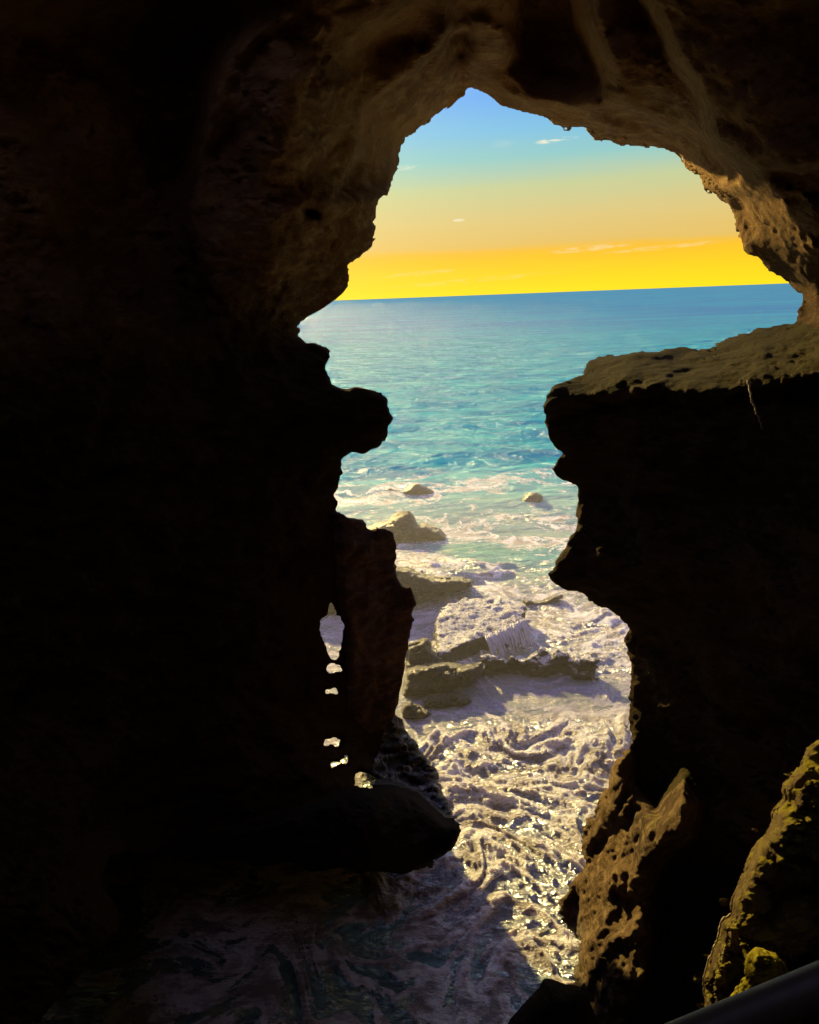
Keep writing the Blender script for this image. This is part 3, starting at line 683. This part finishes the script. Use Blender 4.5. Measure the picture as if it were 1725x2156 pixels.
def sea_material():
    t = NT('sea water and foam')
    g = t.n('ShaderNodeNewGeometry')
    P = g.outputs['Position']
    def att(n): return t.n('ShaderNodeAttribute', attribute_name=n).outputs['Fac']
    foam = att('foam')
    sp = t.n('ShaderNodeSeparateXYZ', i_0=P)
    dist = sp.outputs[1]
    # foam breakup: torn threads of froth over dark water
    vs_ = t.pos(1, 0.8, 1)
    fr = t.noise(vs_, 6.0, 6, 0.7, .6)
    def lines(scale, w, sx=.6, sy=1.1, dist_=1.0):
        n_ = t.noise(t.pos(sx, sy, 1), scale, 3, .55, dist_)
        return t.ss(t.math('ABSOLUTE', t.math('SUBTRACT', n_, .5)), 0, w, 1, 0)
    strand = t.math('ADD', t.math('MULTIPLY', lines(2.4, .045), .42), t.math('MULTIPLY', lines(7.0, .07, .7, 1.0, .8), .34))
    strand = t.math('ADD', strand, t.math('MULTIPLY', lines(18.0, .09, .7, 1.0, .6), .22))
    kv = t.math('ADD', foam, t.math('ADD', t.math('MULTIPLY', t.math('SUBTRACT', strand, .28), 1.0), t.math('MULTIPLY', t.math('SUBTRACT', fr, .5), 1.1)))
    k = t.ss(t.math('ADD', t.ss(foam, 0, .18, -.3, 0), kv), .36, .74)
    # small far waves as bump
    far = t.ss(dist, 20, 120)
    b1 = t.noise(t.pos(.42, 1, 1), 1.5, 6, .62, .3)
    b2 = t.noise(t.pos(.5, 1.2, 1), .35, 5, .6, .4)
    fbumpf = t.math('ADD', t.noise(vs_, 11, 6, .75, .6), t.math('MULTIPLY', t.noise(vs_, 38, 4, .7), .35))
    hw = t.math('MULTIPLY', t.noise(t.pos(.3, 1, 1), .10, 4, .6), t.ss(dist, 50, 200, 0, 4.0)); hw = t.math('ADD', hw, t.math('MULTIPLY', fbumpf, t.ss(dist, 12, 30, .10, .0))); hw = t.math('ADD', hw, t.math('ADD', t.math('MULTIPLY', b1, .75), t.math('MULTIPLY', t.noise(t.pos(.5, 1, 1), 5.0, 4, .6, .2), t.ss(dist, 10, 70, .10, .16)))); hw = t.math('ADD', hw, t.math('MULTIPLY', b2, 1.6))
    bw = t.n('ShaderNodeBump', i_Strength=1.0, i_Distance=1.0, i_Height=hw)
    bf = t.n('ShaderNodeBump', i_Strength=1.0, i_Distance=.10, i_Height=t.math('ADD', fbumpf, t.math('MULTIPLY', strand, .5)) if False else t.math('ADD', fbumpf, t.math('ADD', t.math('MULTIPLY', strand, .5), t.math('MULTIPLY', t.noise(t.pos(.45, 1.5, 1), 3.6, 7, .72, 1.2), 1.6))))
    # water colour: teal near, blue far, patches
    pt = t.noise(t.pos(.25, 1, 1), .07, 4, .6)
    pt2 = t.noise(t.pos(.35, 1, 1), .6, 5, .65)
    near_c = t.mix(t.ss(pt2, .4, .65), (0.06, 0.30, 0.27, 1), (0.17, 0.38, 0.19, 1))
    mid_c = t.mix(t.ss(pt2, .38, .64), (0.014, 0.21, 0.30, 1), (0.04, 0.39, 0.39, 1))
    far_c = t.mix(t.ss(pt, .4, .62), (0.03, 0.19, 0.36, 1), (0.03, 0.28, 0.39, 1))
    c = t.mix(t.ss(dist, 14, 30), near_c, mid_c)
    c = t.mix(t.ss(dist, 45, 190), c, far_c)
    c = t.mix(t.math('MULTIPLY', att('murk'), .85), c, t.mix(t.ss(pt2, .4, .62), (0.14, 0.13, 0.15, 1), (0.28, 0.26, 0.27, 1)))
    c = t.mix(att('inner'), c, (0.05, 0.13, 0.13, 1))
    upm = t.n('ShaderNodeMix', data_type='VECTOR'); t.set(upm.inputs[0], .6); t.set(upm.inputs[4], bw.outputs[0]); upm.inputs[5].default_value = (0, 0, 1)
    upn = t.n('ShaderNodeVectorMath', operation='NORMALIZE', i_0=upm.outputs[1])
    df = t.n('ShaderNodeBsdfDiffuse', i_Color=c, i_Normal=upn.outputs[0])
    gl = t.n('ShaderNodeBsdfGlossy', i_Color=(1, 1, 1, 1), i_Roughness=0.2, i_Normal=bw.outputs[0])
    lw = t.n('ShaderNodeFresnel', i_IOR=1.33, i_Normal=bw.outputs[0])
    fac = t.math('MINIMUM', lw.outputs[0], t.ss(dist, 10, 17, .35, .11))
    w = t.n('ShaderNodeMixShader', i_0=fac, i_1=df.outputs[0], i_2=gl.outputs[0])
    fs = t.math('ADD', t.math('MULTIPLY', t.noise(t.pos(.45, 1.5, 1), 3.6, 7, .72, 1.2), .6), t.math('MULTIPLY', t.noise(t.pos(.6, 1.2, 1), 15, 4, .7, .6), .4))
    fq = t.math('ADD', t.math('MULTIPLY', att('swirl'), .5), t.math('MULTIPLY', t.math('SUBTRACT', fs, .5), 2.0))
    fcol = t.mix(t.ss(fq, -.22, .2), (0.34, 0.29, 0.25, 1), (0.94, 0.92, 0.86, 1))
    fcol = t.mix(t.math('MULTIPLY', att('calm_shade'), .85), fcol, (0.30, 0.29, 0.42, 1))  # calm patches tinted lavender, shadow of the slabs put into the foam colour
    fo = t.n('ShaderNodeBsdfPrincipled', i_Base_Color=fcol, i_Roughness=.32, i_Normal=bf.outputs[0])
    fo.inputs['Specular IOR Level'].default_value = .4
    fo.inputs['Subsurface Weight'].default_value = .8; fo.inputs['Subsurface Radius'].default_value = (.07, .055, .045); fo.inputs['Subsurface Scale'].default_value = 1.0
    mx = t.n('ShaderNodeMixShader', i_0=k, i_1=w.outputs[0], i_2=fo.outputs[0])
    t.t.links.new(mx.outputs[0], t.out.inputs[0])
    return t.m

M_SEA = sea_material()
V, q, at_ = sea_mesh()
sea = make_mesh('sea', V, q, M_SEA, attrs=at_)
tag(sea, 'blue green sea with foaming surf running into the cave', 'sea', kind='structure')

# ------------------------------------------------------------------ water spilling over the slab
def foam_material():
    t = NT('falling foam')
    n = t.noise(t.pos(3, 3, .6), 9, 5, .6)
    bp = t.n('ShaderNodeBump', i_Strength=.8, i_Distance=.04, i_Height=n)
    bs = t.n('ShaderNodeBsdfPrincipled', i_Base_Color=t.mix(n, (.30, .28, .27, 1), (.62, .60, .58, 1)), i_Roughness=.4, i_Normal=bp.outputs[0])
    t.t.links.new(bs.outputs[0], t.out.inputs[0]); return t.m
M_FALL = foam_material()

def tube(pts, rad, n=8):
    pts = np.asarray(pts, float); rad = np.asarray(rad, float) * np.ones(len(pts))
    tg = np.gradient(pts, axis=0); tg /= np.linalg.norm(tg, axis=1)[:, None]
    up = np.array([0.31, 0.2, 0.93])
    s = np.cross(tg, up); s /= np.linalg.norm(s, axis=1)[:, None]; w = np.cross(s, tg)
    a = np.linspace(0, 2 * np.pi, n, endpoint=False)
    v = pts[:, None] + rad[:, None, None] * (np.cos(a)[None, :, None] * s[:, None] + np.sin(a)[None, :, None] * w[:, None])
    v = v.reshape(-1, 3); m_ = len(pts)
    i = np.arange(m_ - 1)[:, None] * n + np.arange(n)[None]; j = np.arange(m_ - 1)[:, None] * n + (np.arange(n)[None] + 1) % n
    q = np.stack([i, j, j + n, i + n], -1).reshape(-1, 4)
    c0 = len(v); v = np.concatenate([v, pts[:1], pts[-1:]])
    k = np.arange(n); k2 = (k + 1) % n
    q = np.concatenate([q, np.stack([np.full(n, c0), k2, k, k], 1)[:, [0, 1, 2, 2]], np.stack([np.full(n, c0 + 1), (m_ - 1) * n + k, (m_ - 1) * n + k2, (m_ - 1) * n + k2], 1)])
    return v, q

def join(parts):
    vs_, qs_, o = [], [], 0
    for v, q in parts:
        vs_.append(v); qs_.append(q + o); o += len(v)
    return np.concatenate(vs_), np.concatenate(qs_)

def poly_mesh(name, parts, mat, parent=None):
    v, q = join(parts)
    faces = [tuple(dict.fromkeys(f)) for f in q.tolist()]
    me = bpy.data.meshes.new(name); me.from_pydata(v.tolist(), [], faces)
    for p in me.polygons: p.use_smooth = True
    me.materials.append(mat); me.update()
    o = bpy.data.objects.new(name, me); COL.objects.link(o); o.parent = parent
    return o

rs = np.random.RandomState(5)
def waterfall():
    ns, ntt = 90, 40
    S, T = np.meshgrid(np.linspace(0, 1, ns), np.linspace(-.5, 1, ntt), indexing='ij')
    top = at_z(1020 + 84 * S, 1338 - 38 * S, .47)
    n1 = fbm(S * 9, T * .8, S * 0 + 3, 4); n2 = fbm(S * 22, T * 1.5, S * 0 + 8, 4)
    t_ = np.maximum(T, 0)
    P = top + np.stack([.10 * t_ + .03 * n1, -.05 - .26 * t_ ** .8 - .05 * n2 - .10 * T, -.34 * t_ ** 1.7 - .03 * np.minimum(T, 0) * 0 + .02 * n2], -1)
    keep = (n1 + .9 * n2 + 1.05 - 1.0 * t_) > 0
    i = np.arange(ns - 1)[:, None] * ntt + np.arange(ntt - 1)[None]
    q = np.stack([i, i + 1, i + ntt + 1, i + ntt], -1).reshape(-1, 4)
    kv = keep.ravel()
    q = q[kv[q].sum(1) >= 3]
    v = P.reshape(-1, 3)
    u_, inv = np.unique(q, return_inverse=True)
    o = make_mesh('waterfall', v[u_], inv.reshape(q.shape), M_FALL)
    md = o.modifiers.new('thickness', 'SOLIDIFY'); md.thickness = .018
    return o
tag(waterfall(), 'thin torn sheet of white water pouring off the tilted slab', 'waterfall')

# ------------------------------------------------------------------ spray hanging over the surf
def mist():
    t = NT('salt spray mist')
    pv = t.n('ShaderNodeVolumePrincipled')
    pv.inputs['Color'].default_value = (0.96, 0.93, 0.9, 1); pv.inputs['Density'].default_value = 0.014; pv.inputs['Anisotropy'].default_value = 0.45
    t.t.links.new(pv.outputs[0], t.out.inputs[1])
    n, mth = 48, 24
    ph = np.linspace(0, 2 * np.pi, n, endpoint=False); th = np.linspace(0.03, np.pi - 0.03, mth)
    T, Pp = np.meshgrid(th, ph, indexing='ij')
    v = np.stack([.8 + 6 * np.sin(T) * np.cos(Pp), 14.5 + 8.2 * np.sin(T) * np.sin(Pp), .2 + 2.1 * np.cos(T)], -1).reshape(-1, 3)
    a = np.arange(mth - 1)[:, None] * n + np.arange(n)[None]; b = np.arange(mth - 1)[:, None] * n + (np.arange(n)[None] + 1) % n
    faces = np.stack([a, a + n, b + n, b], -1).reshape(-1, 4).tolist() + [list(range(n)), list(range((mth - 1) * n, mth * n))[::-1]]
    me = bpy.data.meshes.new('haze'); me.from_pydata(v.tolist(), [], faces); me.materials.append(t.m)
    o = bpy.data.objects.new('haze', me); COL.objects.link(o)
    return tag(o, 'thin sunlit spray hanging over the surf outside the cave', kind='stuff')
mist()

# ------------------------------------------------------------------ roots
def twig_material():
    t = NT('pale dry root')
    n = t.noise(t.pos(), 60, 4)
    bs = t.n('ShaderNodeBsdfPrincipled', i_Base_Color=t.mix(n, (.22, .17, .10, 1), (.4, .33, .2, 1)), i_Roughness=.85)
    t.t.links.new(bs.outputs[0], t.out.inputs[0]); return t.m
M_TWIG = twig_material()
def root(px, y, rad, label):
    P = np.array([at_y(np.array(float(u)), np.array(float(v)), y + dy) for u, v, dy in px])
    k = np.linspace(0, len(P) - 1, 40)
    pts = np.stack([np.interp(k, np.arange(len(P)), P[:, c]) for c in range(3)], 1)
    ker = np.ones(5) / 5
    for c in range(3):
        e = np.r_[[pts[0, c]] * 2, pts[:, c], [pts[-1, c]] * 2]; pts[:, c] = np.convolve(e, ker, 'valid')
    pts += rs.normal(0, rad * .35, pts.shape)
    tag(poly_mesh('hanging_root', [tube(pts, np.linspace(rad, rad * .6, 40), 6)], M_TWIG), label, 'root')
root([(1540,1925,0),(1518,1938,-.05),(1512,1975,-.05),(1498,2005,-.05),(1480,2060,-.05),(1484,2100,-.05)], 3.55, .006, 'long pale root trailing down the edge of the mossy rock')
root([(1528,1990,0),(1520,2020,0),(1524,2060,0),(1523,2100,0)], 3.5, .005, 'short pale root beside the golden moss clump')
root([(1575,800,0),(1583,840,-.1),(1592,865,-.1),(1606,905,-.1)], 5.3, .008, 'thin dry root dangling from the mossy rim of the ledge')

# ------------------------------------------------------------------ handrail
def rail_material():
    t = NT('dull painted rail')
    n = t.noise(t.pos(), 40, 5, .6)
    bs = t.n('ShaderNodeBsdfPrincipled', i_Base_Color=t.mix(n, (.03, .026, .016, 1), (.09, .075, .04, 1)), i_Roughness=.5)
    t.t.links.new(bs.outputs[0], t.out.inputs[0]); return t.m
M_RAIL = rail_material()
rail = bpy.data.objects.new('handrail', None); COL.objects.link(rail)
a = at_y(np.array(1330.), np.array(2236.), 1.02); b = at_y(np.array(1790.), np.array(2050.), 0.98)
d = (b - a); a2 = a - d * .5; b2 = b + d * .5
base = b - np.array([0, 0, 1.0])
rail.location = base
def rel(pts): return np.asarray(pts) - base
tag(rail, 'dark round handrail slanting across the bottom right corner', 'handrail')
poly_mesh('top_rail', [tube(rel([a2 + (b2 - a2) * t_ for t_ in np.linspace(0, 1, 14)]), .031, 20)], M_RAIL, rail)
pp = a2 + (b2 - a2) * .78
poly_mesh('post', [tube(rel([pp - np.array([0, 0, z_]) for z_ in np.linspace(0.02, 1.0, 8)]), .022, 14)], M_RAIL, rail)

# ------------------------------------------------------------------ light
sun = bpy.data.lights.new('sun', 'SUN'); sun.energy = 5.0; sun.angle = math.radians(1.0); sun.color = (1.0, 0.75, 0.27)
so = bpy.data.objects.new('sun', sun); COL.objects.link(so)
so.rotation_euler = Vector(SUN_DIR.tolist()).to_track_quat('Z', 'Y').to_euler()

w = bpy.data.worlds.new('World'); scene.world = w; w.use_nodes = True
nt = w.node_tree; nt.nodes.clear()
class WN(NT):
    def __init__(s, tree): s.t = tree
wn = WN(nt)
out = wn.n('ShaderNodeOutputWorld')
tc = wn.n('ShaderNodeTexCoord')
dirv = tc.outputs['Generated']
sep = wn.n('ShaderNodeSeparateXYZ', i_0=dirv)
zz, xx, yy_ = sep.outputs[2], sep.outputs[0], sep.outputs[1]
az = wn.math('ARCTAN2', xx, yy_)
# elevation bands
wob = wn.noise(wn.n('ShaderNodeMapping', i_Vector=dirv, i_Scale=(2.5, 2.5, 26)).outputs[0], 2.0, 4, .55)
ze = wn.math('ADD', zz, wn.math('MULTIPLY', wn.math('SUBTRACT', wob, .5), .012))
ze = wn.math('ADD', ze, wn.math('MULTIPLY', az, -0.008))
ramp = wn.n('ShaderNodeValToRGB')
mr = wn.n('ShaderNodeMapRange'); wn.set(mr.inputs[0], ze); mr.inputs[1].default_value = 0; mr.inputs[2].default_value = 0.5
nt.links.new(mr.outputs[0], ramp.inputs[0])
stops = [(0.0, (255, 228, 10)), (0.018, (255, 214, 0)), (0.040, (253, 196, 10)), (0.0475, (247, 190, 35)), (0.055, (230, 190, 95)), (0.085, (221, 197, 122)),
         (0.12, (198, 204, 148)), (0.15, (146, 200, 196)), (0.178, (124, 190, 224)), (0.215, (104, 170, 240)), (0.30, (140, 158, 220)), (0.5, (150, 146, 205))]
er = ramp.color_ramp.elements
while len(er) < len(stops): er.new(0.5)
for e, (p_, c_) in zip(er, stops):
    e.position = p_ / 0.5; e.color = srgb(*c_) if p_ < .29 else tuple(1.4 * q_ for q_ in srgb(*c_)[:3]) + (1,)
# warm glow round the hidden sun
dot = wn.n('ShaderNodeVectorMath', operation='DOT_PRODUCT', i_0=dirv); dot.inputs[1].default_value = SUN_DIR.tolist()
glow = wn.math('POWER', wn.math('MAXIMUM', dot.outputs['Value'], 0), 24)
gcol = wn.mix(1.0, ramp.outputs[0], (1, 1, 1, 1), 'MULTIPLY')
gadd = wn.n('ShaderNodeMix', data_type='RGBA', blend_type='ADD'); wn.set(gadd.inputs[0], wn.math('MULTIPLY', glow, .55)); wn.set(gadd.inputs[6], gcol); gadd.inputs[7].default_value = (1.0, .85, .30, 1)
col = gadd.outputs[2]
# a few thin clouds
def cloud(azc, elc, wa, we, amt, tilt=0.0):
    da = wn.math('SUBTRACT', az, azc)
    de = wn.math('SUBTRACT', wn.math('SUBTRACT', zz, elc), wn.math('MULTIPLY', da, tilt))
    e = wn.math('ADD', wn.math('POWER', wn.math('ABSOLUTE', wn.math('DIVIDE', da, wa)), 2), wn.math('POWER', wn.math('ABSOLUTE', wn.math('DIVIDE', de, we)), 2))
    n_ = wn.noise(wn.n('ShaderNodeMapping', i_Vector=dirv, i_Scale=(30, 30, 160)).outputs[0], 1.5, 5, .6)
    return wn.math('MULTIPLY', wn.math('MULTIPLY', wn.ss(e, 0, 1, 1, 0), wn.ss(n_, .38, .6)), amt)
def dir_of(u, v):
    d_ = ray(np.array(float(u)), np.array(float(v))); d_ /= np.linalg.norm(d_)
    return math.atan2(d_[0], d_[1]), float(d_[2])
cl = None
for (u_, v_, wa, we, am) in ((1172, 295, .028, .0035, 1.1), (966, 464, .009, .0025, .7), (1062, 302, .02, .006, .08), (1240, 523, .06, .004, .35), (1400, 520, .08, .003, .3), (860, 352, .02, .004, .5), (1000, 590, .12, .004, .12), (890, 575, .06, .003, .15)):
    a_, e_ = dir_of(u_, v_)
    k_ = cloud(a_, e_, wa, we, am, 0.05)
    cl = k_ if cl is None else wn.math('MAXIMUM', cl, k_)
cl = wn.math('MINIMUM', cl, 1.0)
col = wn.mix(cl, col, (0.92, 0.86, 0.62, 1))
sky = wn.n('ShaderNodeTexSky', sky_type='NISHITA', sun_disc=False)
sky.sun_elevation = SUN_EL; sky.sun_rotation = SUN_AZ
bg = wn.n('ShaderNodeBackground', i_Color=col, i_Strength=0.52)
bg2 = wn.n('ShaderNodeBackground', i_Color=sky.outputs[0], i_Strength=0.0025)
ad = wn.n('ShaderNodeAddShader'); nt.links.new(bg.outputs[0], ad.inputs[0]); nt.links.new(bg2.outputs[0], ad.inputs[1])
nt.links.new(ad.outputs[0], out.inputs[0])

scene.view_settings.view_transform = 'Standard'; scene.view_settings.look = 'None'
scene.view_settings.exposure = 0.95; scene.view_settings.gamma = 1
scene.cycles.use_denoising = True
scene.cycles.max_bounces = 8; scene.cycles.diffuse_bounces = 4; scene.cycles.glossy_bounces = 3
scene.cycles.sample_clamp_indirect = 4.0
